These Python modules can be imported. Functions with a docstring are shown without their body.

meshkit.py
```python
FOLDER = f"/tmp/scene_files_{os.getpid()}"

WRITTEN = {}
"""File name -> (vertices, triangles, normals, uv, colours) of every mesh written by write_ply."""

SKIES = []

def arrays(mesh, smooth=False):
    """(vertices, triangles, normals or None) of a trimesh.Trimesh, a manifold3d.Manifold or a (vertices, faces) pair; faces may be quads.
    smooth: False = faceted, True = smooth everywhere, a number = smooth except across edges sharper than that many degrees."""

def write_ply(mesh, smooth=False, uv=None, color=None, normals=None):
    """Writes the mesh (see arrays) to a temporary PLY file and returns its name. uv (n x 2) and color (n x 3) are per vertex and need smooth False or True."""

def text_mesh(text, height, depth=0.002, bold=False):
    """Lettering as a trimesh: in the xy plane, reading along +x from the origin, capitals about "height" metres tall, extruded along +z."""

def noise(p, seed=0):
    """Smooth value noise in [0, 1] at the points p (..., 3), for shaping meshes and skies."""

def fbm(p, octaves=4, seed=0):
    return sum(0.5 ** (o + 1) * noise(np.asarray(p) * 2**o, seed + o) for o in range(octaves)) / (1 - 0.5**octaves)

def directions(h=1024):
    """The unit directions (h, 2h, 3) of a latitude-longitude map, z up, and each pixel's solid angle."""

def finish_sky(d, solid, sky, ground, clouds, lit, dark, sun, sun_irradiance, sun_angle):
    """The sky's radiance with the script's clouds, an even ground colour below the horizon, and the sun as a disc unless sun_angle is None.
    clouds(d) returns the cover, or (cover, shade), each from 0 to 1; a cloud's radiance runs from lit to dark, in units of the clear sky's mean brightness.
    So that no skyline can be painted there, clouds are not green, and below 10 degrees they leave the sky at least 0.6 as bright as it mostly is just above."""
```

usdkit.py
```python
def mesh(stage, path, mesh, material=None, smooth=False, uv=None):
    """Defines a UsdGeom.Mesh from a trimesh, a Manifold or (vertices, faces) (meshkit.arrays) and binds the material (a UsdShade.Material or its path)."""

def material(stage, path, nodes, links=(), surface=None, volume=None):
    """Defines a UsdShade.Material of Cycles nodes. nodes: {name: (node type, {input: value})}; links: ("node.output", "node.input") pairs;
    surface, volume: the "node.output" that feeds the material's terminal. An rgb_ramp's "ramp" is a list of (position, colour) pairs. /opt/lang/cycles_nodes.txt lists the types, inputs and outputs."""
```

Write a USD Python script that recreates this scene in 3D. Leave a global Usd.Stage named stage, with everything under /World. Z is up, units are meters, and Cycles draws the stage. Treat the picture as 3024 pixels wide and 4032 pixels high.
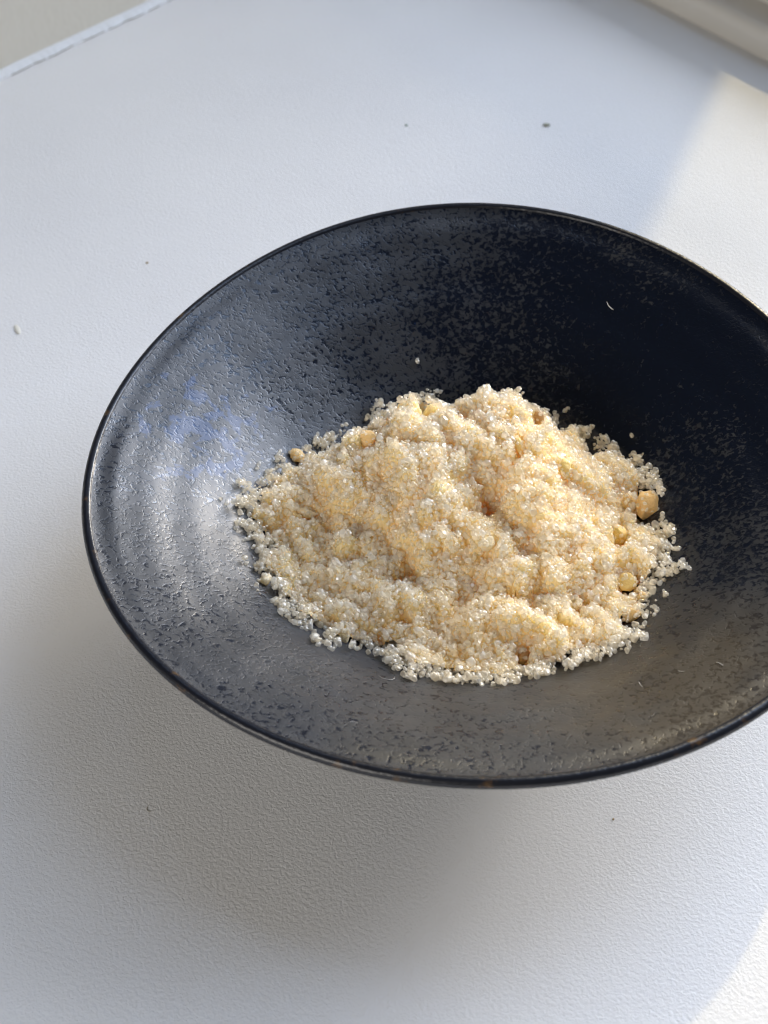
import math, random
import numpy as np, trimesh
import usdkit, meshkit
from scipy.spatial import cKDTree
from shapely.geometry import Polygon, Point
import shapely
from pxr import Usd, UsdGeom, UsdLux, UsdShade, Gf, Sdf, Vt

random.seed(7)
rng = np.random.default_rng(7)
stage = Usd.Stage.CreateInMemory()
UsdGeom.SetStageUpAxis(stage, UsdGeom.Tokens.z)
UsdGeom.SetStageMetersPerUnit(stage, 1.0)
UsdGeom.Xform.Define(stage, "/World")
UsdGeom.Scope.Define(stage, "/World/Looks")

# ------------------------------------------------------------------ camera
H = 0.033                                   # height of the bowl's rim over the sill
CAM = np.array([-0.01666312, -0.15866485, 0.16502384 + H])
PITCH, ROLL, FPX = 0.85777758, -0.05606338, 5000.0      # focal length in pixels of a 3024 wide picture
_w = np.array([0, math.cos(PITCH), -math.sin(PITCH)])
_r0 = np.array([1.0, 0, 0]); _u0 = np.cross(_r0, _w)
_r = math.cos(ROLL) * _r0 + math.sin(ROLL) * _u0
_u = -math.sin(ROLL) * _r0 + math.cos(ROLL) * _u0
cam = UsdGeom.Camera.Define(stage, "/World/camera")
cam.CreateHorizontalApertureAttr(24.0)
cam.CreateVerticalApertureAttr(32.0)
cam.CreateFocalLengthAttr(24.0 * FPX / 3024)
cam.CreateClippingRangeAttr(Gf.Vec2f(0.01, 50))
cam.CreateFocusDistanceAttr(0.232)
cam.CreateFStopAttr(23.0)
cam.CreateExposureAttr(0.28)
M = np.eye(4); M[0, :3], M[1, :3], M[2, :3], M[3, :3] = _r, _u, -_w, CAM
cam.AddTransformOp().Set(Gf.Matrix4d(*M.ravel().tolist()))

def pix(x, y):
    """Direction of the ray through a point of the photograph, given on a 1659 x 2212 grid."""
    x, y = x * 3024 / 1659, y * 4032 / 2212
    d = _w + (x - 1512) / FPX * _r - (y - 2016) / FPX * _u
    return d / np.linalg.norm(d)

def on_plane(x, y, z=0.0):
    d = pix(x, y); return CAM + d * (z - CAM[2]) / d[2]

def on_surface(x, y, height):
    """Where the ray first meets z = height(x, y)."""
    d = pix(x, y); t = np.linspace(0.12, 0.45, 3300)
    p = CAM + t[:, None] * d
    below = p[:, 2] < height(p[:, 0], p[:, 1])
    return p[np.argmax(below)] if below.any() else p[-1]

# ------------------------------------------------------------------ light
SUN_AZ, SUN_EL = math.radians(64.0), math.radians(37.8)
SUN = np.array([math.cos(SUN_EL) * math.cos(SUN_AZ), math.cos(SUN_EL) * math.sin(SUN_AZ), math.sin(SUN_EL)])

def look_matrix(pos, to, up=(0, 0, 1)):
    """A matrix whose -z axis runs from pos to to."""
    z = np.asarray(pos, float) - np.asarray(to, float); z /= np.linalg.norm(z)
    x = np.cross(up, z); x /= np.linalg.norm(x); y = np.cross(z, x)
    m = np.eye(4); m[0, :3], m[1, :3], m[2, :3], m[3, :3] = x, y, z, pos
    return Gf.Matrix4d(*m.ravel().tolist())

sun = UsdLux.DistantLight.Define(stage, "/World/sunlight")
sun.CreateIntensityAttr(0.26); sun.CreateAngleAttr(1.0); sun.CreateNormalizeAttr(True)
sun.CreateColorAttr(Gf.Vec3f(1.0, 0.79, 0.38))
sun.AddTransformOp().Set(look_matrix(SUN, (0, 0, 0)))

F0, F1 = on_plane(2554 * 1659 / 3024, 0), on_plane(1659, 241 * 1659 / 3024)       # foot of the window frame
WD = (F1 - F0) / np.linalg.norm(F1 - F0)                     # along the window, away from the corner
WN = np.array([-WD[1], WD[0], 0.0])                          # out of the window
K0, K1 = on_plane(0, 175), on_plane(374.7, 0)                # the crack along the side wall
CD = (K1 - K0) / np.linalg.norm(K1 - K0); CN = np.array([-CD[1], CD[0], 0.0])       # along that wall, and into it
_t = np.linalg.solve(np.stack([CD[:2], -WD[:2]], 1), (F0 - K0)[:2])
CORNER = K0 + CD * _t[0]

def at_window(s, n, z):
    return CORNER + WD * s + WN * n + np.array([0, 0, z])

def rect(name, pos, to, w, h, power, color):
    l = UsdLux.RectLight.Define(stage, "/World/" + name)
    l.CreateWidthAttr(w); l.CreateHeightAttr(h); l.CreateIntensityAttr(power); l.CreateColorAttr(Gf.Vec3f(*color))
    l.AddTransformOp().Set(look_matrix(pos, to))
    return l

def toward(az, el, d):
    az, el = math.radians(az), math.radians(el)
    return np.array([math.cos(el) * math.cos(az), math.cos(el) * math.sin(az), math.sin(el)]) * d

rect("window_light", toward(33, 26, 3.0), (0, 0, 0.03), 2.3, 1.1, 10.8, (0.84, 0.935, 1.12))
rect("low_window_light", toward(47, 11, 3.0), (0, 0, 0.03), 0.9, 0.34, 72.0, (1.0, 0.90, 0.76))
rect("horizon_window_light", toward(76, 9, 3.0), (0, 0, 0.03), 1.2, 0.36, 62.0, (1.0, 0.88, 0.72))
rect("hazy_window_light", toward(70, 34, 3.0), (0, 0, 0.03), 1.4, 1.2, 4.6, (1.0, 0.90, 0.70))
rect("high_window_light", toward(62, 52, 3.6), (0, 0, 0.03), 3.6, 1.8, 3.3, (0.54, 0.72, 1.05))
rect("room_light", toward(-132, 24, 0.85), (0, 0, 0.0), 0.58, 0.38, 5.2, (1.0, 0.955, 0.90))
room = UsdLux.DomeLight.Define(stage, "/World/room_glow")
room.CreateIntensityAttr(0.012); room.CreateColorAttr(Gf.Vec3f(1.0, 0.93, 0.86))

# ------------------------------------------------------------------ helpers
used = {}
def numbered(path):
    n = used.get(path, 0); used[path] = n + 1
    return path if n == 0 else f"{path}_{n:03d}"

def tag(prim, label=None, category=None, group=None, kind=None):
    prim = prim.GetPrim() if hasattr(prim, "GetPrim") else prim
    for k, v in (("label", label), ("category", category), ("group", group), ("kind", kind)):
        if v: prim.SetCustomDataByKey(k, v)
    return prim

def obj(name, mesh, mat, parent="/World", smooth=False):
    path = numbered(f"{parent}/{name}")
    usdkit.mesh(stage, path, mesh, mat, smooth=smooth)
    return stage.GetPrimAtPath(path)

def thing(name):
    path = numbered("/World/" + name)
    UsdGeom.Xform.Define(stage, path)
    return path

def grid_mesh(P, close_u=False):
    """P (n, m, 3) -> trimesh; close_u joins the last row to the first."""
    n, m = P.shape[:2]
    i = np.arange(n if close_u else n - 1); j = np.arange(m - 1)
    I, J = np.meshgrid(i, j, indexing="ij"); I2 = (I + 1) % n
    q = np.stack([I * m + J, I2 * m + J, I2 * m + J + 1, I * m + J + 1], -1).reshape(-1, 4)
    f = np.vstack([q[:, [0, 1, 2]], q[:, [0, 2, 3]]])
    return trimesh.Trimesh(P.reshape(-1, 3), f, process=False)

def fbm(p, octaves=4, seed=0):
    out, a, tot = 0, 1.0, 0
    for k in range(octaves):
        out = out + a * meshkit.noise(p * 2 ** k + 13.7 * k, seed + k); tot += a; a *= 0.5
    return out / tot

def sstep(a, b, x):
    t = np.clip((x - a) / (b - a), 0, 1); return t * t * (3 - 2 * t)

# ------------------------------------------------------------------ materials
L = "/World/Looks/"
def mat(name, nodes, links, surface):
    return usdkit.material(stage, L + name, nodes, links, surface=surface)

sill_mat = mat("sill_paint", {
    "co": ("texture_coordinate", {}),
    "warp": ("mapping", {"mapping_type": "point", "rotation": (0, 0, 0.6), "scale": (1.0, 1.12, 1.0)}),
    "n1": ("noise_texture", {"scale": 1600.0, "detail": 3.0, "roughness": 0.5, "distortion": 0.5}),
    "n2": ("noise_texture", {"scale": 160.0, "detail": 2.0, "roughness": 0.5}),
    "n3": ("noise_texture", {"scale": 18.0, "detail": 3.0}),
    "m1": ("math", {"math_type": "multiply_add", "value2": 0.15}),
    "b": ("bump", {"strength": 0.6, "distance": 0.00023}),
    "tone": ("rgb_ramp", {"ramp": [(0.3, (0.675, 0.675, 0.678)), (0.7, (0.715, 0.715, 0.712))]}),
    "p": ("principled_bsdf", {"roughness": 0.55, "specular_ior_level": 0.35}),
}, [("co.object", "warp.vector"), ("warp.vector", "n1.vector"), ("co.object", "n2.vector"), ("co.object", "n3.vector"), ("n2.fac", "m1.value1"), ("n1.fac", "m1.value3"), ("m1.value", "b.height"),
    ("n3.fac", "tone.fac"), ("tone.color", "p.base_color"), ("b.normal", "p.normal")], "p.BSDF")

wall_mat = mat("wall_paint", {
    "co": ("texture_coordinate", {}),
    "n1": ("noise_texture", {"scale": 420.0, "detail": 3.0}),
    "b": ("bump", {"strength": 0.35, "distance": 0.0004}),
    "p": ("principled_bsdf", {"base_color": (0.66, 0.63, 0.55), "roughness": 0.5}),
}, [("co.object", "n1.vector"), ("n1.fac", "b.height"), ("b.normal", "p.normal")], "p.BSDF")

frame_mat = mat("frame_paint", {
    "co": ("texture_coordinate", {}),
    "n1": ("noise_texture", {"scale": 150.0, "detail": 2.0}),
    "b": ("bump", {"strength": 0.2, "distance": 0.0005}),
    "p": ("principled_bsdf", {"base_color": (0.56, 0.54, 0.50), "roughness": 0.35}),
}, [("co.object", "n1.vector"), ("n1.fac", "b.height"), ("b.normal", "p.normal")], "p.BSDF")

caulk_mat = mat("sealant", {"p": ("principled_bsdf", {"base_color": (0.68, 0.70, 0.72), "roughness": 0.45})}, [], "p.BSDF")

# glaze: a grey matt skin over a dark blue glossy ground, broken by small pits; blue pools on the left, a brown sheen painted in front
def spot(cx, cy, r):
    """1 at a place on the bowl, falling to 0 at the distance r."""
    return ("mapping", {"mapping_type": "point", "location": (-cx / r, -cy / r, 0), "scale": (1 / r, 1 / r, 0)})

def glaze(name, grey, rough, dark, bump):
    return mat(name, {
        "co": ("texture_coordinate", {}),
        "st": ("mapping", {"mapping_type": "point", "rotation": (0, 0, 0.7), "scale": (1.0, 1.2, 1.0)}),
        "pit": ("noise_texture", {"scale": 1000.0, "detail": 2.0, "roughness": 0.55, "distortion": 0.7}),
        "patch": ("noise_texture", {"scale": 48.0, "detail": 4.0, "roughness": 0.62}),
        "pool": ("noise_texture", {"scale": 230.0, "detail": 3.0, "roughness": 0.6, "distortion": 0.4}),
        "cloud": ("noise_texture", {"scale": 90.0, "detail": 5.0, "roughness": 0.65}),
        "dent": ("map_range", {"range_type": "smoothstep", "from_min": 0.34, "from_max": 0.53, "clamp": True}),
        "peel": ("noise_texture", {"scale": 210.0, "detail": 2.0, "roughness": 0.5, "distortion": 0.2}),
        "fine": ("noise_texture", {"scale": 3200.0, "detail": 2.0}),
        "shade_at": spot(0.045, 0.030, 0.075), "shade_fall": ("gradient_texture", {"gradient_type": "spherical"}),      # shade painted in: grey skin darkened towards the bowl's right back
        "thin": ("math", {"math_type": "multiply_add", "value2": -0.34}),  # takes grey skin away on the shaded side to darken it
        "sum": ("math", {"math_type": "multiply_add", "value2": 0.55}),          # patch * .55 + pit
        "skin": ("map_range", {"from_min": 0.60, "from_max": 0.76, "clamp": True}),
        "tone": ("map_range", {"from_min": 0.3, "from_max": 0.7, "to_min": 0.65, "to_max": 1.2, "clamp": True}),
        "greyt": ("mix_color", {"blend_type": "multiply", "fac": 1.0, "a": grey}),
        "grey": ("mix_color", {"a": dark}),
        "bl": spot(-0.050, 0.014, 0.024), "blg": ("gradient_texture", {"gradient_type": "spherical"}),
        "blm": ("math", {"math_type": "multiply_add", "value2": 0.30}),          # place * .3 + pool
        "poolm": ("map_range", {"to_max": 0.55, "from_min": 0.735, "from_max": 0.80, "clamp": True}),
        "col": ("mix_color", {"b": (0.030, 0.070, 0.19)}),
        "br": spot(0.030, -0.052, 0.034), "brg": ("gradient_texture", {"gradient_type": "spherical"}),  # brown sheen on the front wall, put into the glaze colour
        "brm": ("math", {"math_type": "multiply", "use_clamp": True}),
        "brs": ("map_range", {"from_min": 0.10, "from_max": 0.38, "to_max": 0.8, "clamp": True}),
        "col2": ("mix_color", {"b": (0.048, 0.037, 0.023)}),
        "ro": ("map_range", {"from_min": 0.0, "from_max": 1.0, "to_min": 0.20, "to_max": rough}),
        "h1": ("math", {"math_type": "multiply_add", "value2": 0.50}),           # dents * .5 + peel
        "h2": ("math", {"math_type": "multiply_add", "value2": 0.08}),           # fine * .08 + h1
        "b": ("bump", {"strength": bump, "distance": 0.00026}),
        "p": ("principled_bsdf", {"ior": 1.57, "specular_ior_level": 0.5}),
    }, [("co.object", "st.vector"), ("st.vector", "pit.vector"), ("st.vector", "peel.vector")] + [("co.object", f"{n}.vector") for n in ("patch", "pool", "cloud", "fine", "bl", "br", "shade_at")] + [
        ("patch.fac", "sum.value1"), ("pit.fac", "sum.value3"), ("shade_at.vector", "shade_fall.vector"), ("shade_fall.fac", "thin.value1"), ("sum.value", "thin.value3"), ("thin.value", "skin.value"),
        ("cloud.fac", "tone.value"), ("tone.result", "greyt.b"), ("greyt.result", "grey.b"), ("skin.result", "grey.fac"),
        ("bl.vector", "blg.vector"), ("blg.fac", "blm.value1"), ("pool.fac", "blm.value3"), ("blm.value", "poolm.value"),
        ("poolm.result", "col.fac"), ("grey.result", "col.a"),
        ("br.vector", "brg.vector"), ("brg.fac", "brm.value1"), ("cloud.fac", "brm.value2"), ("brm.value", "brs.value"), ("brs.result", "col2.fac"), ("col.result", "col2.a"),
        ("skin.result", "ro.value"), ("col2.result", "p.base_color"), ("ro.result", "p.roughness"),
        ("pit.fac", "dent.value"), ("dent.result", "h1.value1"), ("peel.fac", "h1.value3"), ("fine.fac", "h2.value1"), ("h1.value", "h2.value3"), ("h2.value", "b.height"), ("b.normal", "p.normal")], "p.BSDF")

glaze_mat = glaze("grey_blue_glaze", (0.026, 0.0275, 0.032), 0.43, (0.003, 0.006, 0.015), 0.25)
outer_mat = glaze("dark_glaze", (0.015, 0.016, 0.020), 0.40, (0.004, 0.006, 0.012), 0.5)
rim_mat = mat("rim_glaze", {
    "co": ("texture_coordinate", {}),
    "n1": ("noise_texture", {"scale": 210.0, "detail": 4.0, "roughness": 0.62}),
    "n2": ("noise_texture", {"scale": 700.0, "detail": 2.0}),
    "r": ("rgb_ramp", {"ramp": [(0.0, (0.007, 0.009, 0.015)), (0.62, (0.009, 0.010, 0.015)), (0.68, (0.055, 0.032, 0.016)), (0.80, (0.16, 0.09, 0.035)), (1.0, (0.2, 0.11, 0.045))]}),
    "b": ("bump", {"strength": 0.35, "distance": 0.0003}),
    "p": ("principled_bsdf", {"roughness": 0.30, "ior": 1.5, "specular_ior_level": 0.5}),
}, [("co.object", "n1.vector"), ("co.object", "n2.vector"), ("n1.fac", "r.fac"), ("r.color", "p.base_color"), ("n2.fac", "b.height"), ("b.normal", "p.normal")], "p.BSDF")

def sugar(name, pale, deep):
    """Crystals: half clear sugar with a thin film of syrup and cloudy cores."""
    return mat(name, {
        "oi": ("object_info", {}),
        "tint": ("mix_color", {"a": pale, "b": deep}),
        "fr": ("fresnel", {"IOR": 1.55}),
        "g": ("glossy_bsdf", {"color": (1.0, 0.99, 0.96), "roughness": 0.10}),
        "t": ("translucent_bsdf", {}),
        "d": ("diffuse_bsdf", {}),
        "c": ("transparent_bsdf", {"color": (0.998, 0.985, 0.945)}),
        "m1": ("mix_closure", {"fac": 0.35}),
        "m2": ("mix_closure", {"fac": 0.43}),
        "m3": ("mix_closure", {}),
        "ge": ("geometry", {}),
        "out": ("transparent_bsdf", {"color": (1.0, 0.99, 0.965)}),            # light leaves a grain freely
        "m4": ("mix_closure", {}),
    }, [("oi.random", "tint.fac"), ("tint.result", "t.color"), ("tint.result", "d.color"), ("d.BSDF", "m1.closure1"), ("t.BSDF", "m1.closure2"),
        ("m1.closure", "m2.closure1"), ("c.BSDF", "m2.closure2"), ("m2.closure", "m3.closure1"), ("g.BSDF", "m3.closure2"), ("fr.fac", "m3.fac"),
        ("m3.closure", "m4.closure1"), ("out.BSDF", "m4.closure2"), ("ge.backfacing", "m4.fac")], "m4.closure")

sugar_mat = sugar("sugar_crystal", (1.0, 0.955, 0.865), (1.0, 0.875, 0.66))
core_mat = mat("syrupy_sugar", {
    "co": ("texture_coordinate", {}),
    "n1": ("noise_texture", {"scale": 900.0, "detail": 2.0}),
    "b": ("bump", {"strength": 0.4, "distance": 0.0002}),
    "p": ("principled_bsdf", {"base_color": (1.0, 0.70, 0.34), "roughness": 0.2, "subsurface_weight": 0.6, "subsurface_scale": 0.0007, "subsurface_radius": (1.0, 0.88, 0.70)}),
}, [("co.object", "n1.vector"), ("n1.fac", "b.height"), ("b.normal", "p.normal")], "p.BSDF")

def nut(name, a, b):
    return mat(name, {
        "co": ("texture_coordinate", {}),
        "n1": ("noise_texture", {"scale": 500.0, "detail": 4.0, "roughness": 0.6}),
        "r": ("rgb_ramp", {"ramp": [(0.3, a), (0.7, b)]}),
        "b": ("bump", {"strength": 1.0, "distance": 0.0007}),
        "p": ("principled_bsdf", {"roughness": 0.5, "subsurface_weight": 0.3, "subsurface_scale": 0.0006, "subsurface_radius": (1.0, 0.8, 0.55)}),
    }, [("co.object", "n1.vector"), ("n1.fac", "r.fac"), ("r.color", "p.base_color"), ("n1.fac", "b.height"), ("b.normal", "p.normal")], "p.BSDF")
NUTS = dict(tan=nut("tan_nut", (0.80, 0.46, 0.17), (0.90, 0.60, 0.28)), pale=nut("pale_nut", (0.86, 0.64, 0.36), (0.93, 0.74, 0.46)),
            yellow=nut("yellow_nut", (0.92, 0.58, 0.18), (0.96, 0.69, 0.28)), brown=nut("brown_nut", (0.42, 0.20, 0.07), (0.66, 0.38, 0.15)))
lint_mat = mat("lint", {"p": ("principled_bsdf", {"base_color": (0.50, 0.48, 0.44), "roughness": 0.6})}, [], "p.BSDF")
crumb_mat = mat("dried_crumb", {"p": ("principled_bsdf", {"base_color": (0.33, 0.34, 0.28), "roughness": 0.8})}, [], "p.BSDF")
green_mat = mat("green_speck", {"p": ("principled_bsdf", {"base_color": (0.16, 0.24, 0.17), "roughness": 0.8})}, [], "p.BSDF")
brown_mat = mat("brown_speck", {"p": ("principled_bsdf", {"base_color": (0.30, 0.22, 0.11), "roughness": 0.8})}, [], "p.BSDF")
crack_mat = mat("dirty_crack", {"p": ("principled_bsdf", {"base_color": (0.36, 0.35, 0.32), "roughness": 0.9})}, [], "p.BSDF")
chip_mat = mat("bare_paint_chip", {"p": ("principled_bsdf", {"base_color": (0.66, 0.64, 0.57), "roughness": 0.7})}, [], "p.BSDF")

# ------------------------------------------------------------------ setting: sill, side wall, window
def slab(corners, z0, z1):
    return trimesh.creation.extrude_polygon(Polygon(corners), z1 - z0).apply_translation((0, 0, z0))

def quad_box(o, a, b, la, lb, z0, z1):
    o = np.asarray(o, float)
    pts = [o, o + a * la, o + a * la + b * lb, o + b * lb]
    return slab([p[:2] for p in pts], z0, z1)

p0 = K0 - CD * 0.45 + CN * 0.02; p1 = CORNER + CD * 0.02 + CN * 0.02 + WN * 0.02
sill = slab([p[:2] for p in (p0, p1, CORNER + WD * 1.15 + WN * 0.02, CORNER + WD * 1.15 - WN * 0.55, p0 - CN * 0.62)], -0.04, 0.0)
tag(obj("window_sill", sill, sill_mat), "white stippled painted window sill under the bowl", "window sill", kind="structure")

wall = quad_box(K0 + CN * 0.0029 - CD * 0.45, CD, CN, 0.45 + np.dot(CORNER - K0, CD) + 0.03, 0.012, 0.001, 0.07)
tag(obj("side_wall", wall, wall_mat), "beige wall beside the sill beyond the cracked sealant", "wall", kind="structure")

# sealant bead between sill and wall, with a dirty crack along its foot
ln = 0.20
s = np.linspace(-0.03, ln, 900)
wav = (fbm(np.stack([s * 260, 0 * s, 0 * s], 1), 3, 4) - 0.5) * 0.0010
prof = np.array([(0.0033, 0.0017), (0.0021, 0.0016), (0.0013, 0.0013), (0.0008, 0.0009), (0.0003, 0.0006), (0.0, 0.0)])   # (into wall, up)
P = np.zeros((len(s), len(prof), 3))
for k, (a, z) in enumerate(prof):
    e = 1 - k / (len(prof) - 1) * 1.0
    off = a + wav * (1 - e) + (fbm(np.stack([s * 900, 0 * s + k, 0 * s], 1), 2, 9) - 0.5) * 0.0004
    P[:, k] = K0 + CD * s[:, None] + CN * off[:, None]
    P[:, k, 2] = np.maximum(z, 0.0004 if k < len(prof) - 1 else -0.0005)
bead = thing("sealant_bead")
obj("bead", grid_mesh(P), caulk_mat, bead, smooth=True)
strip = []
for a, b in ((0.004, 0.012), (0.0125, 0.017), (0.018, 0.028), (0.032, 0.040), (0.0415, 0.056), (0.058, 0.063), (0.066, 0.072), (0.080, 0.09)):
    ss = np.linspace(a * 0.95, b * 0.95, 40)
    w = np.sin(np.linspace(0, np.pi, 40)) ** 0.6 * (0.00006 + 0.00009 * rng.random()) * (0.6 + 0.8 * meshkit.noise(np.stack([ss * 1500, 0 * ss, 0 * ss], 1), 3))
    c = np.interp(ss, s, wav) - 0.00035
    a3 = K0 + CD * ss[:, None] + CN * (c - w)[:, None]; b3 = K0 + CD * ss[:, None] + CN * (c + w)[:, None]
    Q = np.stack([a3, (a3 + b3) / 2, b3], 1); Q[:, :, 2] = (0.0003, 0.0006, 0.0003)
    strip.append(grid_mesh(Q))
for m in strip:
    obj("crack", m, crack_mat, bead)
tag(stage.GetPrimAtPath(bead), "white sealant bead with a dark ragged crack between sill and beige wall", "sealant bead")

# window frame: low rail on the sill, a wide stile beside the corner
frame = thing("window_frame")
prof = [(0.0, -0.001), (0.0, 0.0045), (0.0004, 0.0066), (0.0013, 0.0078), (0.0028, 0.0084), (0.0105, 0.0092), (0.0110, 0.0098), (0.0112, 0.0212), (0.0116, 0.0224), (0.0126, 0.0228), (0.0230, 0.0228), (0.0240, 0.0218), (0.0240, -0.001)]
ss = np.linspace(0.0, 1.1, 60)
P = np.stack([[at_window(a, n, z) for n, z in prof] for a in ss])
obj("bottom_rail", grid_mesh(P), frame_mat, frame, smooth=35)
# the wall outside, beside the window: its far edge draws the line of sunlight over the sill
A, B = on_plane(1584, 145), on_plane(1427, 480)
sd = (A - B) / np.linalg.norm(A - B)
hit = np.linalg.solve(np.stack([WN[:2], -sd[:2]], 1), (B - CORNER)[:2])[0]      # how far out the sun's line crosses the wall's side
outer_wall = quad_box(at_window(-0.5, 0.022, 0), WD, WN, 0.5, hit - 0.022, -0.1, 0.9)
tag(obj("outside_wall", outer_wall, wall_mat), "wall outside beside the window", "wall", kind="structure")
tag(stage.GetPrimAtPath(frame), "pale painted window frame rail, out of focus at the back of the sill", "window frame")

# ------------------------------------------------------------------ bowl
R = 0.070
meas = np.array([(-171, 70.67), (-161, 70.77), (-136, 70.52), (-127, 69.94), (-116, 69.56), (-106, 69.25), (-97, 69.45), (-88, 69.73), (-78, 70.09), (-72, 70.08), (-57, 71.0),
                 (27, 67.75), (50, 69.56), (61, 70.77), (70, 71.62), (86, 72.06), (106, 71.6), (124, 69.54), (142, 68.67), (160, 68.73), (162, 68.84), (177, 69.9), (-20, 70.2), (0, 68.9)])
def harm(t, n=4):
    t = np.asarray(t); return np.stack([np.ones_like(t)] + [f(k * t) for k in range(1, n + 1) for f in (np.cos, np.sin)], -1)
_a = harm(np.radians(meas[:, 0])); _c = np.linalg.solve(_a.T @ _a + 0.05 * np.eye(9) * np.r_[0, np.ones(8)], _a.T @ (meas[:, 1] / 70))
def wobble(t, r):
    return 1 + (harm(t) @ _c - 1) * sstep(0.018, 0.066, r)

DEPTH = 0.0284
inner = np.array([(0, -DEPTH), (0.010, -DEPTH), (0.017, -DEPTH + 0.0002), (0.022, -DEPTH + 0.0010), (0.028, -DEPTH + 0.0035), (0.034, -DEPTH + 0.0073), (0.042, -DEPTH + 0.0130),
                  (0.050, -DEPTH + 0.0183), (0.058, -DEPTH + 0.0231), (0.0640, -DEPTH + 0.0260), (0.0672, -DEPTH + 0.0274), (0.0684, -DEPTH + 0.0281)])
from scipy.interpolate import PchipInterpolator
_in = PchipInterpolator(inner[:, 0], inner[:, 1] + H)
def bowl_r(x, y):
    t = np.arctan2(y, x); r = np.hypot(x, y)
    return r / wobble(t, r)
def bowl_z(x, y):
    r = bowl_r(x, y)
    return np.where(r < 0.0684, _in(np.clip(r, 0, 0.0684)), -1)

NT = 720
th = np.linspace(0, 2 * np.pi, NT, endpoint=False)
def revolve(prof, rip=0.0):
    prof = np.asarray(prof); T, r = np.meshgrid(th, prof[:, 0], indexing="ij"); z = np.broadcast_to(prof[:, 1], T.shape)
    rr = r * wobble(T, r)
    P = np.stack([rr * np.cos(T), rr * np.sin(T), z], -1)
    if rip:
        n = fbm(P * 420, 3, 2) - 0.5
        ring = np.sin(r * 900 + 1.4 * np.sin(T + 0.5)) * 0.00007 + np.sin(r * 420 + 0.6 * np.sin(2 * T)) * 0.00012
        low = fbm(P * 60, 2, 5) - 0.5
        P = P.copy(); P[..., 2] += (n * 0.00010 + ring + low * 0.0010) * sstep(0, 0.006, r) * (1 - sstep(0.064, 0.068, r))
    return grid_mesh(P, True)

bowl = thing("bowl")
rs = np.linspace(0.0002, 0.0682, 234)
zs = _in(rs)
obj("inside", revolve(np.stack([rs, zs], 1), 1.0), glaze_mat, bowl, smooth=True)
# rim: a rounded lip
a = np.linspace(math.radians(128), math.radians(-95), 22)
lip = np.stack([0.0688 + 0.0010 * np.cos(a), H - 0.0010 + 0.0010 * np.sin(a)], 1)
lip = np.vstack([[(0.0672, _in(0.0672) - 0.0004), (0.0680, _in(0.0680) - 0.00005)], lip, [(0.0686, H - 0.0024), (0.0682, H - 0.0031)]])
obj("rim", revolve(lip), rim_mat, bowl, smooth=True)
outer = [(0.0682, H - 0.0031), (0.0672, H - 0.0040), (0.060, H - 0.0085), (0.050, H - 0.0150), (0.040, H - 0.0210), (0.034, H - 0.0255), (0.0318, 0.0052), (0.0313, 0.0038), (0.0310, 0.0008), (0.0303, 0.0)]
obj("outside", revolve(outer), outer_mat, bowl, smooth=40)
obj("foot", revolve([(0.0303, 0.0), (0.0275, 0.0), (0.0270, 0.0008), (0.0268, 0.0014), (0.0001, 0.0016)]), outer_mat, bowl, smooth=40)
tag(stage.GetPrimAtPath(bowl), "dark blue-grey glazed stoneware bowl holding the heap of sugar", "bowl")

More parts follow.
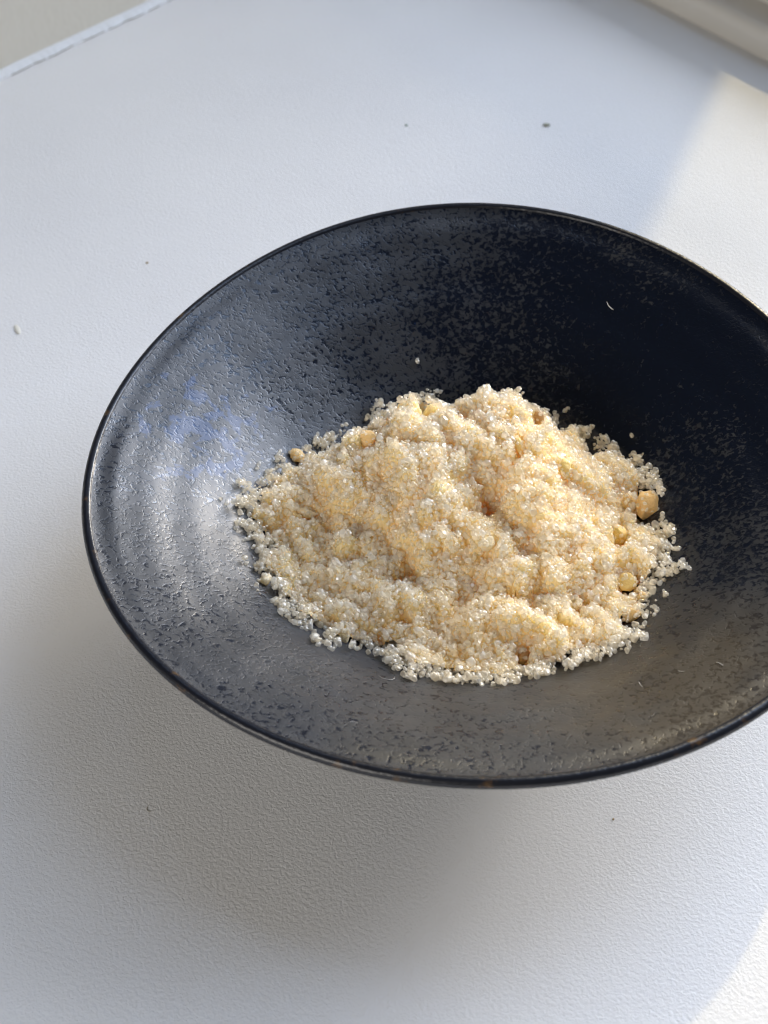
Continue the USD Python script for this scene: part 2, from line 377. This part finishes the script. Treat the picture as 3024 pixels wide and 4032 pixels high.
# ------------------------------------------------------------------ sugar heap
# outline of its foot, read off the photograph (front and sides); the back is behind the heap
front = [(545, 1062), (520, 1100), (560, 1165), (562, 1240), (600, 1285), (655, 1345), (700, 1385), (770, 1398), (835, 1420), (880, 1448), (985, 1470), (1085, 1472), (1150, 1452),
         (1210, 1440), (1290, 1418), (1365, 1372), (1400, 1310), (1425, 1245), (1440, 1190), (1425, 1120), (1405, 1050)]
back = [(1385, 990), (1290, 955), (1190, 905), (1080, 868), (1000, 868), (930, 880), (850, 905), (770, 945), (690, 968), (620, 1002)]
foot = np.array([on_surface(x, y, bowl_z) for x, y in front] + [on_surface(x, y + (26 if x > 860 else 4), bowl_z) for x, y in back])
_ring = Polygon(foot[:, :2]).buffer(0.0004).exterior
_t = np.linspace(0, 1, 420, endpoint=False)
_p = np.array([_ring.interpolate(t, normalized=True).coords[0] for t in _t])
_n = _p - _p.mean(0); _n /= np.linalg.norm(_n, axis=1, keepdims=True)
_o = (fbm(np.c_[_p * 330, 0 * _t], 3, 41) - 0.52) * 0.0062
outline = Polygon(_p + _n * _o[:, None]).buffer(0.0003).buffer(-0.0002)
if outline.geom_type != "Polygon": outline = max(outline.geoms, key=lambda q: q.area)
poly = outline.buffer(-0.0009)
shapely.prepare(poly)
g = 0.0004
x0, y0, x1, y1 = outline.bounds
GX, GY = np.meshgrid(np.arange(x0, x1, g), np.arange(y0, y1, g), indexing="ij")
inside = shapely.contains_xy(poly, GX, GY)
dist = np.where(inside, shapely.distance(shapely.points(GX, GY), poly.exterior), 0)
cx, cy = poly.centroid.x, poly.centroid.y
HEAP = 0.0222
top_level = H - DEPTH + HEAP
u = np.clip(dist / (0.0270 - 0.0125 * sstep(-0.008, 0.022, GY)), 0, 1)
mound = (1 - (1 - u) ** 1.6)
base = bowl_z(GX, GY)
p3 = np.stack([GX, GY, 0 * GX], -1)
lump = (fbm(p3 * 95, 2, 21) - 0.5) * 0.0050 + (fbm(p3 * 290, 2, 31) - 0.5) * 0.0060
top = base + (np.maximum(top_level - base, 0.004)) * mound * (0.80 + 0.22 * sstep(-0.020, 0.016, GY)) + lump * sstep(0, 0.006, dist)

def dent(px, py, rad, deep, z):
    """A hollow in the heap where the photograph shows one, given by where it appears at height z."""
    global top
    c = on_plane(px, py, z)
    top = top - deep * np.exp(-((GX - c[0]) ** 2 + (GY - c[1]) ** 2) / rad ** 2)
for a in ((1068, 1040, .0036, .0030, .024), (1062, 1075, .0036, .0036, .023), (1045, 1112, .0034, .0034, .022), (1010, 1160, .0032, .0024, .020), (850, 1170, .0042, .0030, .020), (872, 1222, .0034, .0024, .018), (1150, 1310, .0034, .0022, .015), (1000, 1310, .0030, .0020, .015), (760, 1140, .0036, .0016, .019)):
    dent(*a)
for a in ((930, 1090, .0050, -.0018, .022), (1200, 1000, .0090, -.0012, .024), (1230, 1130, .0060, -.0016, .021), (900, 1320, .0040, -.0018, .014), (1080, 1330, .0060, -.0016, .014)):
    dent(*a)
top = np.maximum(top, base + 0.0006 * sstep(0, 0.003, dist))
from scipy.ndimage import map_coordinates, gaussian_filter
def sample(F, x, y):
    x, y = np.atleast_1d(x).astype(float), np.atleast_1d(y).astype(float)
    return map_coordinates(F, [(x - x0) / g, (y - y0) / g], order=1, mode="nearest")
def heap_z(x, y):
    ok = shapely.contains_xy(poly, x, y)
    return np.where(ok, sample(top, x, y), bowl_z(x, y))

sugar_heap = thing("sugar_heap")

def crystal(seed, smooth_box=0.45):
    """A sugar grain about 1 across: a block with worn corners."""
    r = np.random.default_rng(seed)
    m = trimesh.creation.icosphere(1)
    v = np.array(m.vertices)
    k = 3.2 + 3 * r.random()
    v = v / (np.abs(v) ** k).sum(1, keepdims=True) ** (1 / k)
    v = v * (1 - smooth_box * 0.25 + 0.25 * (r.random((len(v), 1)) - 0.5) * 0.45)
    for _ in range(5):                                         # a few broken faces
        n = r.normal(size=3); n /= np.linalg.norm(n); h = 0.58 + 0.2 * r.random()
        d = v @ n; v = v - np.maximum(d - h, 0)[:, None] * n
    v = v * np.array([1.0, 0.85 + 0.25 * r.random(), 0.68 + 0.3 * r.random()]) * 0.5
    return trimesh.Trimesh(v, m.faces, process=False)

# scatter: grains fill a ragged band around the heap's surface, thinning upwards into clumps
N0 = 420_000
xs = rng.uniform(x0, x1, N0); ys = rng.uniform(y0, y1, N0)
out2 = outline.buffer(0.0012); shapely.prepare(out2)
m = shapely.contains_xy(out2, xs, ys); xs, ys = xs[m], ys[m]
dd = np.where(shapely.contains_xy(outline, xs, ys), shapely.distance(shapely.points(xs, ys), outline.exterior), 0)
tz = np.maximum(sample(top, xs, ys), bowl_z(xs, ys) + 0.0003)
zz = rng.uniform(-0.0026, 0.0030, len(xs))
pts = np.stack([xs, ys, tz + zz], 1)
cl = fbm(pts * np.array([420, 420, 420]), 2, 77)
edge = sstep(0.0, 0.0030, dd)
thr = 0.37 + 0.10 * (1 - edge) + np.where(zz > 0, zz / 0.0030 * 0.34, 0)
keep = (cl > thr) & (pts[:, 2] > bowl_z(xs, ys) + 0.00025)
pts, zz = pts[keep], zz[keep]
def clump(c, r, n):
    """Grains stuck together into a knobbly lump."""
    k = rng.normal(size=(n * 3, 3)); k /= np.linalg.norm(k, axis=1, keepdims=True)
    arms = rng.normal(size=(4, 3)); arms /= np.linalg.norm(arms, axis=1, keepdims=True)
    rad = r * (0.55 + 0.75 * np.max(np.maximum(k @ arms.T, 0) ** 3, axis=1)) * rng.random(len(k)) ** 0.4
    return c + k * rad[:, None]
lumps = []
inner_poly = outline.buffer(-0.004); shapely.prepare(inner_poly)
for _ in range(330):
    x, y = rng.uniform(x0, x1), rng.uniform(y0, y1)
    if not inner_poly.contains(Point(x, y)): continue
    r = rng.uniform(0.0009, 0.0021)
    lumps.append(clump(np.array([x, y, float(sample(top, x, y)[0]) + r * rng.uniform(0.35, 1.0)]), r, int(18 + 90 * (r / 0.0021) ** 2)))
ring = outline.exterior
for t in np.linspace(0, 1, 70, endpoint=False):
    q_ = ring.interpolate(t + rng.uniform(-0.006, 0.006), normalized=True); x, y = q_.x, q_.y
    d_ = np.array([x - cx, y - cy]); d_ /= np.linalg.norm(d_); o = rng.uniform(-0.0022, 0.0016); x, y = x + d_[0] * o, y + d_[1] * o
    r = rng.uniform(0.0006, 0.0015)
    lumps.append(clump(np.array([x, y, float(bowl_z(x, y)) + r * 0.75]), r, int(6 + 50 * (r / 0.0016) ** 2)))
for px, py, r, n in [(918, 868, .0021, 120), (940, 855, .0014, 50), (1045, 872, .0022, 120), (1085, 882, .0016, 60), (1000, 880, .0014, 50), (692, 962, .0015, 50), (660, 985, .0014, 45), (860, 905, .0018, 80), (1170, 905, .0016, 60),
                     (1300, 962, .0018, 80), (1330, 972, .0014, 50), (1372, 1000, .0018, 80), (1396, 1048, .0020, 100), (1418, 1130, .0017, 70), (1428, 1180, .0017, 70), (1132, 1432, .0021, 110), (880, 1412, .0021, 120), (870, 1370, .0017, 70),
                     (600, 1046, .0016, 60), (535, 1092, .0017, 75), (580, 1080, .0016, 60), (1010, 1100, .0021, 110), (925, 1105, .0019, 80), (1050, 1175, .0021, 110), (770, 1100, .0015, 50), (1040, 1340, .0020, 100), (1100, 1330, .0017, 70), (980, 1240, .0015, 50),
                     (1190, 1180, .0019, 80), (700, 1180, .0015, 50), (660, 1230, .0014, 45), (760, 1290, .0014, 45), (905, 1290, .0014, 45), (1240, 1380, .0018, 70), (1300, 1340, .0015, 50)]:
    c = on_surface(px, py, lambda x, y: np.maximum(heap_z(x, y), bowl_z(x, y)))
    lumps.append(clump(c + np.array([0, 0, r * 0.45]), r, n))
lp = np.vstack(lumps); lp = lp[lp[:, 2] > bowl_z(lp[:, 0], lp[:, 1]) + 0.0003]
pts = np.vstack([pts, lp]); zz = np.r_[zz, np.full(len(lp), 0.001)]
size = np.clip(rng.lognormal(math.log(0.00098), 0.36, len(pts)), 0.00045, 0.0017)
# spacing: visit in random order, drop whatever sits too close to a kept grain
tree = cKDTree(pts); alive = np.ones(len(pts), bool)
pairs = tree.query_pairs(0.00069, output_type="ndarray")
order = rng.permutation(len(pts)); rank = np.empty(len(pts), int); rank[order] = np.arange(len(pts))
first = np.where(rank[pairs[:, 0]] < rank[pairs[:, 1]], pairs[:, 0], pairs[:, 1]); second = pairs.sum(1) - first
srt = np.argsort(rank[first], kind="stable")
for i, j in zip(first[srt], second[srt]):
    if alive[i]: alive[j] = False
pts, size, zz = pts[alive], size[alive], zz[alive]
print("grains", len(pts), "foot radius", math.sqrt(outline.area / math.pi), "centre", cx, cy)

# chopped nuts: (x, y, width, height in the photograph, kind, label, turn, flatness); grains keep clear of them
NUT_LIST = [
    (640, 985, 46, 40, "tan", "tan wedge of nut sticking out at the heap's upper left edge", -0.6, 0.7),
    (793, 945, 50, 44, "tan", "tan nut chunk on the heap's upper left rim, right of the tan wedge", 0.3, 0.8),
    (917, 879, 46, 34, "tan", "tan nut lump under the crystal tuft at the top of the heap", 0.0, 0.7),
    (1102, 890, 18, 36, "pale", "small pale nut spike standing on the heap's top edge", 0.1, 0.8),
    (1163, 899, 34, 38, "brown", "brown nut crumb on the top edge of the heap, right of the pale spike", 0.2, 0.8),
    (1122, 962, 26, 58, "yellow", "thin yellowish nut sliver in the sunlit top of the heap", 0.5, 0.6),
    (1222, 1012, 34, 56, "yellow", "yellow nut flake half buried in the sunny right slope of the heap", 0.35, 0.6),
    (1400, 1090, 60, 80, "tan", "largest golden nut chunk standing at the heap's right edge", -0.15, 0.8),
    (1355, 1078, 24, 36, "tan", "small tan nut crumb just left of the largest golden chunk", 0.0, 0.8),
    (1335, 1154, 46, 52, "yellow", "rounded pale yellow nut bit below the largest golden chunk", 0.2, 0.7),
    (1356, 1256, 56, 48, "yellow", "bright yellow nut bit in the heap's lower right, above the smooth tan nut", 0.3, 0.7),
    (1364, 1331, 54, 40, "tan", "smooth tan nut chunk at the lower right edge of the heap", 0.1, 0.8),
    (1387, 1286, 26, 30, "tan", "small tan nut crumb between the bright yellow bit and the smooth tan chunk", 0.0, 0.8),
    (1130, 1412, 34, 52, "brown", "orange brown nut crumb at the heap's front edge", -0.15, 0.8),
    (572, 1252, 36, 36, "pale", "round sugar-coated nut ball at the heap's lower left edge on the grey glaze", 0.0, 0.95),
    (744, 1372, 28, 52, "pale", "bean-shaped pale nut bit at the heap's lower left front", -0.35, 0.8),
    (1243, 1300, 32, 38, "pale", "pale nut bit buried in the heap's front right slope", 0.2, 0.7),
    (1210, 1332, 34, 32, "tan", "tan nut bit buried left of and below the pale one in the front right slope", 0.0, 0.7),
    (665, 1104, 60, 30, "pale", "long pale yellow nut sliver near the heap's left end", -0.2, 0.6),
    (1050, 1172, 46, 44, "pale", "round yellowish sugar ball near the middle of the heap", 0.0, 0.9),
    (1057, 1267, 16, 18, "brown", "tiny orange nut speck in the middle of the heap's front", 0.0, 0.8)]
def on_heap(px, py):
    return on_surface(px, py, lambda x, y: np.maximum(heap_z(x, y), bowl_z(x, y)))
for a in NUT_LIST:
    c = on_heap(a[0], a[1] + 4); k = np.linalg.norm(c - CAM) / FPX * 3024 / 1659; d_ = (c - CAM) / np.linalg.norm(c - CAM)
    rel = pts - c; along = rel @ d_; off = rel - along[:, None] * d_
    e_ = ((off @ _r) / (a[2] * k * 0.50)) ** 2 + ((off @ _u) / (a[3] * k * 0.50)) ** 2
    keep = (e_ > 1) | (along > a[3] * k * 0.4)
    pts, size, zz = pts[keep], size[keep], zz[keep]

# packed, syrupy sugar between the grains: a skin that follows their tops
occ = np.full(GX.shape, -1.0)
gi = np.clip(((pts[:, 0] - x0) / g).round().astype(int), 0, GX.shape[0] - 1); gj = np.clip(((pts[:, 1] - y0) / g).round().astype(int), 0, GX.shape[1] - 1)
np.maximum.at(occ, (gi, gj), pts[:, 2])
from scipy.ndimage import grey_closing, maximum_filter
occ = np.maximum(maximum_filter(occ, 3), base)
core_low = gaussian_filter(grey_closing(occ, 3), 1.3) - 0.0014
gf = 0.00016
FX, FY = np.meshgrid(np.arange(x0, x1, gf), np.arange(y0, y1, gf), indexing="ij")
FZ = np.full(FX.shape, -1.0)
ns = 42000                                                   # packed grains: their tops, side by side
sx, sy = rng.uniform(x0, x1, ns), rng.uniform(y0, y1, ns)
m_ = shapely.contains_xy(poly, sx, sy); sx, sy = sx[m_], sy[m_]; ns = len(sx)
sr = rng.uniform(0.00032, 0.00062, ns); sz = sample(core_low, sx, sy) + rng.normal(0, 0.00022, ns) - sr * 0.45
ang, asp, pw = rng.uniform(0, np.pi, ns), rng.uniform(0.7, 1.0, ns), rng.uniform(2.2, 4.0, ns)
tilt = rng.normal(0, 0.35, (ns, 2))
ci, cj = np.round((sx - x0) / gf).astype(int), np.round((sy - y0) / gf).astype(int)
for a in range(-4, 5):
    for b in range(-4, 5):
        i_, j_ = ci + a, cj + b
        w_ = (i_ >= 0) & (j_ >= 0) & (i_ < FX.shape[0]) & (j_ < FX.shape[1])
        i_, j_ = np.where(w_, i_, 0), np.where(w_, j_, 0)
        dx, dy = FX[i_, j_] - sx, FY[i_, j_] - sy
        u_, v_ = (dx * np.cos(ang) + dy * np.sin(ang)) / sr, (-dx * np.sin(ang) + dy * np.cos(ang)) / (sr * asp)
        e_ = 1 - np.abs(u_) ** pw - np.abs(v_) ** pw
        h_ = np.where(w_ & (e_ > 0), sz + sr * (np.maximum(e_, 0) ** (1 / pw)) + dx * tilt[:, 0] + dy * tilt[:, 1], -1)
        np.maximum.at(FZ, (i_, j_), h_)
FZ = np.maximum(FZ, sample(core_low, FX.ravel(), FY.ravel()).reshape(FX.shape) - 0.00075)
fd = sample(dist, FX.ravel(), FY.ravel()).reshape(FX.shape)
ok = (fd > 0.0012) & (FZ > bowl_z(FX, FY) + 0.0002)
ids = -np.ones(FX.shape, int); ids[ok] = np.arange(ok.sum())
verts = np.stack([FX[ok], FY[ok], FZ[ok]], 1)
q = np.stack([ids[:-1, :-1], ids[1:, :-1], ids[1:, 1:], ids[:-1, 1:]], -1).reshape(-1, 4); q = q[(q >= 0).all(1)]
core = trimesh.Trimesh(verts, np.vstack([q[:, [0, 1, 2]], q[:, [0, 2, 3]]]), process=False)
print("core", len(core.faces))
tag(obj("packed_sugar", core, core_mat, sugar_heap, smooth=True), kind="stuff")

# grains also sit all over the packed ones, steep places included
sp, fi = trimesh.sample.sample_surface(core, 9000, seed=5)
sp = sp + core.face_normals[fi] * rng.uniform(0.0001, 0.0006, len(sp))[:, None]
far = cKDTree(pts).query(sp)[0] > 0.00052
sp = sp[far]; keep = np.ones(len(sp), bool)
for i, j in cKDTree(sp).query_pairs(0.00056): keep[max(i, j)] = False
sp = sp[keep]
for a in NUT_LIST:
    c = on_heap(a[0], a[1] + 4); k = np.linalg.norm(c - CAM) / FPX * 3024 / 1659; d_ = (c - CAM) / np.linalg.norm(c - CAM)
    rel = sp - c; along = rel @ d_; off = rel - along[:, None] * d_
    sp = sp[(((off @ _r) / (a[2] * k * 0.46)) ** 2 + ((off @ _u) / (a[3] * k * 0.46)) ** 2 > 1) | (along > a[3] * k * 0.4)]
pts = np.vstack([pts, sp]); size = np.r_[size, np.clip(rng.lognormal(math.log(0.00085), 0.28, len(sp)), 0.0005, 0.0013)]

def quats(n, r=rng):
    q = r.normal(size=(n, 4)); return q / np.linalg.norm(q, axis=1, keepdims=True)

# the grains that show largest are objects of their own; the others stay in the heap
visible = pts[:, 2] > sample(occ, pts[:, 0], pts[:, 1]) - 0.00035
rank_ = np.argsort(-np.where(visible, size, 0))
big, taken = [], []
for k in rank_[:4000]:
    p = pts[k]
    if visible[k] and shapely.contains_xy(outline, p[0], p[1]) and (not taken or np.min(np.linalg.norm(np.array(taken) - p, axis=1)) > 0.0028):
        big.append(k); taken.append(p)
    if len(big) >= 230: break
big_at, big_size = pts[big], np.clip(size[big] * 1.12, 0.0011, 0.0016)
rest = np.ones(len(pts), bool); rest[big] = False
pts, size = pts[rest], size[rest]

pi = UsdGeom.PointInstancer.Define(stage, sugar_heap + "/sugar_grains")
pi.GetPrim().SetCustomDataByKey("kind", "stuff")
NP = 10
for k in range(NP):
    p = f"{sugar_heap}/sugar_grains/grain" + (f"_{k:03d}" if k else "")
    usdkit.mesh(stage, p, crystal(100 + k), sugar_mat, smooth=24 if k % 2 else 40)
    pi.CreatePrototypesRel().AddTarget(p)
pi.CreateProtoIndicesAttr(Vt.IntArray.FromNumpy(rng.integers(0, NP, len(pts)).astype(np.int32)))
pi.CreatePositionsAttr(Vt.Vec3fArray.FromNumpy(pts.astype(np.float32)))
pi.CreateScalesAttr(Vt.Vec3fArray.FromNumpy(np.repeat(size[:, None], 3, 1).astype(np.float32)))
q = quats(len(pts))
pi.CreateOrientationsAttr(Vt.QuathArray([Gf.Quath(float(a), float(b), float(c), float(d)) for a, b, c, d in q]))
tag(stage.GetPrimAtPath(sugar_heap), "heap of pale golden syrupy sugar grains in the middle of the bowl", "sugar", kind="stuff")

# ------------------------------------------------------------------ grains of their own
def grain(at, size, seed, mat_=sugar_mat):
    m = crystal(seed); m.apply_transform(trimesh.transformations.random_rotation_matrix(np.random.default_rng(seed).random(3)))
    return m.apply_scale(size).apply_translation(at)

for k, (p, d) in enumerate(zip(big_at, big_size)):
    tag(obj("sugar_crystal", grain(p, d, 5000 + k), sugar_mat, smooth=35), "larger sugar crystal stuck on the surface of the sugar heap", "sugar crystal", "larger crystals on the sugar heap")

def stray(px, py, label, d=0.0010, n=1, spread=0.0007):
    c = on_surface(px, py, bowl_z)
    r = np.random.default_rng(int(px * 7 + py))
    parts = []
    for j in range(n):
        o = r.normal(size=2) * spread * (j > 0)
        q_ = np.array([c[0] + o[0], c[1] + o[1], 0]); s_ = d * r.uniform(0.8, 1.15)
        q_[2] = float(bowl_z(q_[0], q_[1])) + s_ * 0.36 + (j > 2) * d * 0.6
        parts.append(grain(q_, s_, int(px * 13 + py * 5 + j)))
    tag(obj("sugar_crystal", trimesh.util.concatenate(parts), sugar_mat, smooth=35), label, "sugar crystal" if n == 1 else "sugar clump")

for px, py, label, d, n in [
    (903, 785, "lone sugar crystal farthest up the back wall of the bowl above the heap", 0.0012, 2),
    (791, 907, "single clear crystal on the bowl just above the heap's upper left nut chunk", 0.0012, 1),
    (1220, 890, "pair of joined crystals on the dark glaze at the heap's upper right edge", 0.0012, 2),
    (1364, 944, "single tiny crystal alone on dark glaze to the upper right of the heap", 0.0011, 1),
    (478, 1079, "tiny crystal pair lying left of the heap's leftmost point", 0.0009, 2),
    (557, 1013, "small crystal pair on grey glaze above the heap's left end, clear of the heap", 0.0010, 2),
    (574, 1031, "small crystal on grey glaze touching the heap's upper left edge", 0.0010, 1),
    (487, 1020, "minute sugar speck glinting on the grey glaze left of the heap", 0.0006, 1),
    (530, 1168, "clear crystals lying in the bright glint at the heap's left side", 0.0011, 2),
    (562, 1168, "clear crystal between the bright glint and the heap's left edge", 0.0011, 1),
    (520, 1133, "short chain of crystals just under the heap's leftmost tip", 0.0009, 4),
    (1462, 1190, "small open cluster of crystals at the heap's far right edge, upper one", 0.0013, 3),
    (1474, 1226, "knobbly crystal cluster farthest right of the whole heap", 0.0012, 6),
    (1446, 1243, "loose crystals under the rightmost cluster of the heap", 0.0011, 3),
    (1424, 1262, "oval crystal group lying alone below the rightmost cluster", 0.0012, 3),
    (1438, 1287, "two stacked crystals lying apart on the dark glaze right of the heap", 0.0011, 2),
    (1385, 1372, "thin crystal splinter on the glaze at the heap's lower right", 0.0008, 1),
    (1372, 1352, "clear rounded crystal beside the tan nut on the lower right edge", 0.0014, 2),
    (688, 1388, "pointed crystal clump at the heap's lower left edge", 0.0011, 4),
    (712, 1402, "crystals hanging below the lower left edge of the heap", 0.0010, 3),
    (885, 1458, "glassy crystal group lying left of the heap's lowest edge", 0.0012, 4),
    (988, 1474, "crystal cluster at the lowest point of the heap's front edge", 0.0011, 6),
    (1078, 1476, "crystal chain at the front edge just left of the brown nut", 0.0010, 5)]:
    stray(px, py, label, d, n)

# ------------------------------------------------------------------ chopped nuts in the sugar
def nut_piece(px, py, w, h, kind, label, turn=0.0, flat=0.7, sink=0.15):
    """A broken bit of nut, w by h photograph points as seen."""
    seed = int(px * 3 + py * 11); r = np.random.default_rng(seed)
    c = on_heap(px, py + 4); dist_ = np.linalg.norm(c - CAM); k = dist_ / FPX * 3024 / 1659
    m = trimesh.creation.icosphere(3); v = np.array(m.vertices)
    for _ in range(7):                                          # chopped faces
        n = r.normal(size=3); n /= np.linalg.norm(n); hh = r.uniform(0.5, 0.85); d = v @ n
        v = v - np.maximum(d - hh, 0)[:, None] * n * 0.92
    v = v * (1 + 0.16 * (fbm(v * 2.2 + seed % 97, 3, seed % 50) - 0.5)[:, None])
    v /= np.abs(v).max(0)
    w, h = w * 0.86, h * 0.86
    v = v * np.array([w * k / 2, h * k / 2, flat * min(w, h) * k / 2])
    v = v + 0.00022 * (fbm(v * 1500, 3, seed % 40)[:, None] - 0.5) * v / np.linalg.norm(v, axis=1, keepdims=True) * 2
    ca, sa = math.cos(turn), math.sin(turn)
    back = (CAM - c) / dist_
    ax = ca * _r + sa * _u; ay = -sa * _r + ca * _u              # lies facing the way it is seen in the photograph
    v = v[:, :1] * ax + v[:, 1:2] * ay + v[:, 2:] * -_w + c - back * 0 + np.array([0, 0, flat * min(w, h) * k / 2 * 0.35])
    m = trimesh.Trimesh(v, m.faces, process=False)
    path = thing("nut_piece")
    obj("nut", m, NUTS[kind], path, smooth=50)
    tops = m.triangles_center[(m.face_normals[:, 2] > 0.1)]
    for j in range(int(5 + min(w, h) / 4)):                      # grains that stick to it
        p = tops[r.integers(len(tops))]
        obj("sugar_grain", grain(p, r.uniform(0.0006, 0.0010), seed + j), sugar_mat, path, smooth=35)
    tag(stage.GetPrimAtPath(path), label, "nut piece")

for a in NUT_LIST:
    nut_piece(*a[:7], flat=a[7] if len(a) > 7 else 0.7)

# ------------------------------------------------------------------ lint and specks
def fibre(pts2, surface, label, thick=0.000036, name="lint_fibre", m=None, lift=0.0001):
    c = np.array([on_surface(x, y, surface) for x, y in pts2]) + np.array([0, 0, lift])
    t = np.linspace(0, 1, len(c)); tt = np.linspace(0, 1, 14)
    from scipy.interpolate import CubicSpline
    p = CubicSpline(t, c)(tt) if len(c) > 2 else np.outer(1 - tt, c[0]) + np.outer(tt, c[1])
    tn = np.gradient(p, axis=0); tn /= np.linalg.norm(tn, axis=1, keepdims=True)
    a_ = np.cross(tn, [0.3, 0.2, 1.0]); a_ /= np.linalg.norm(a_, axis=1, keepdims=True); b_ = np.cross(tn, a_)
    an = np.linspace(0, 2 * np.pi, 5)
    rr_ = thick * (0.35 + 0.65 * np.sin(np.pi * np.clip(tt, 0.02, 0.98)) ** 0.5)
    P_ = p[:, None] + rr_[:, None, None] * (np.cos(an)[None, :, None] * a_[:, None] + np.sin(an)[None, :, None] * b_[:, None])
    tag(obj(name, grid_mesh(P_), m or lint_mat, smooth=True), label, "lint" if name == "lint_fibre" else "hair")

fibre([(1311, 653), (1316, 663), (1325, 670)], bowl_z, "short pale fibre on the black back wall of the bowl", 0.00011)
fibre([(818, 1460), (832, 1467), (848, 1468), (852, 1461)], bowl_z, "thin wavy pale fibre on the glaze below the heap's lower left front")
fibre([(646, 1533), (656, 1541)], bowl_z, "straight short pale fibre low on the bowl's front left wall")
fibre([(748, 1565), (760, 1559), (773, 1562)], bowl_z, "arched pale fibre on the glaze near the bowl's front rim")
fibre([(1380, 1473), (1383, 1480), (1388, 1484)], bowl_z, "bent white fibre on the olive streak below the heap's right end", 0.00004)
fibre([(1464, 1449), (1472, 1451), (1480, 1450)], bowl_z, "small level white fibre on dark glaze in the bowl's lower right", 0.00004)
fibre([(1546, 1431), (1553, 1433), (1562, 1438)], bowl_z, "white crooked fibre highest on the lower right glaze", 0.00004)
fibre([(1460, 1566), (1466, 1561), (1474, 1558)], bowl_z, "white fibre nearest the bowl's front right rim", 0.00004)
zero = lambda x, y: np.zeros_like(np.asarray(x, float))
fibre([(322, 1739), (318, 1750), (328, 1753)], zero, "dark curled hair on the sill in the bowl's shadow", 0.00004, "dark_hair", brown_mat)

def speck(px, py, w, h, m, label, category="speck", name="speck", turn=0.0, tall=0.6):
    seed = int(px + py * 3); r = np.random.default_rng(seed)
    c = on_plane(px, py); k = np.linalg.norm(c - CAM) / FPX * 3024 / 1659
    me = trimesh.creation.icosphere(2); v = np.array(me.vertices); v = v * (1 + 0.5 * (fbm(v * 1.7 + seed % 31, 2, seed % 9) - 0.5)[:, None])
    v = v * np.array([w * k / 2, h * k / 2 * 1.3, tall * min(w, h) * k / 2])
    ca, sa = math.cos(turn), math.sin(turn); v[:, :2] = v[:, :2] @ np.array([[ca, sa], [-sa, ca]])
    v[:, 2] -= v[:, 2].min() * 0.8
    tag(obj(name, trimesh.Trimesh(v + c, me.faces, process=False), m, smooth=60), label, category)

speck(1181, 271, 15, 8, crumb_mat, "grey-green crumb on the white sill above the bowl, the largest speck there", "crumb", "crumb", -0.5)
speck(878, 271, 5, 4, green_mat, "tiny green speck on the sill left of the grey-green crumb")
speck(318, 568, 6, 4, brown_mat, "tiny brown speck on the sill left of the bowl's back rim", turn=0.2)
speck(1325, 1770, 4, 4, brown_mat, "tiny dark speck on the sill under the bowl's front right rim")
speck(38, 712, 10, 24, chip_mat, "scuffed off-white paint lump at the left edge of the sill", "paint lump", "paint_lump", 0.4, 0.25)
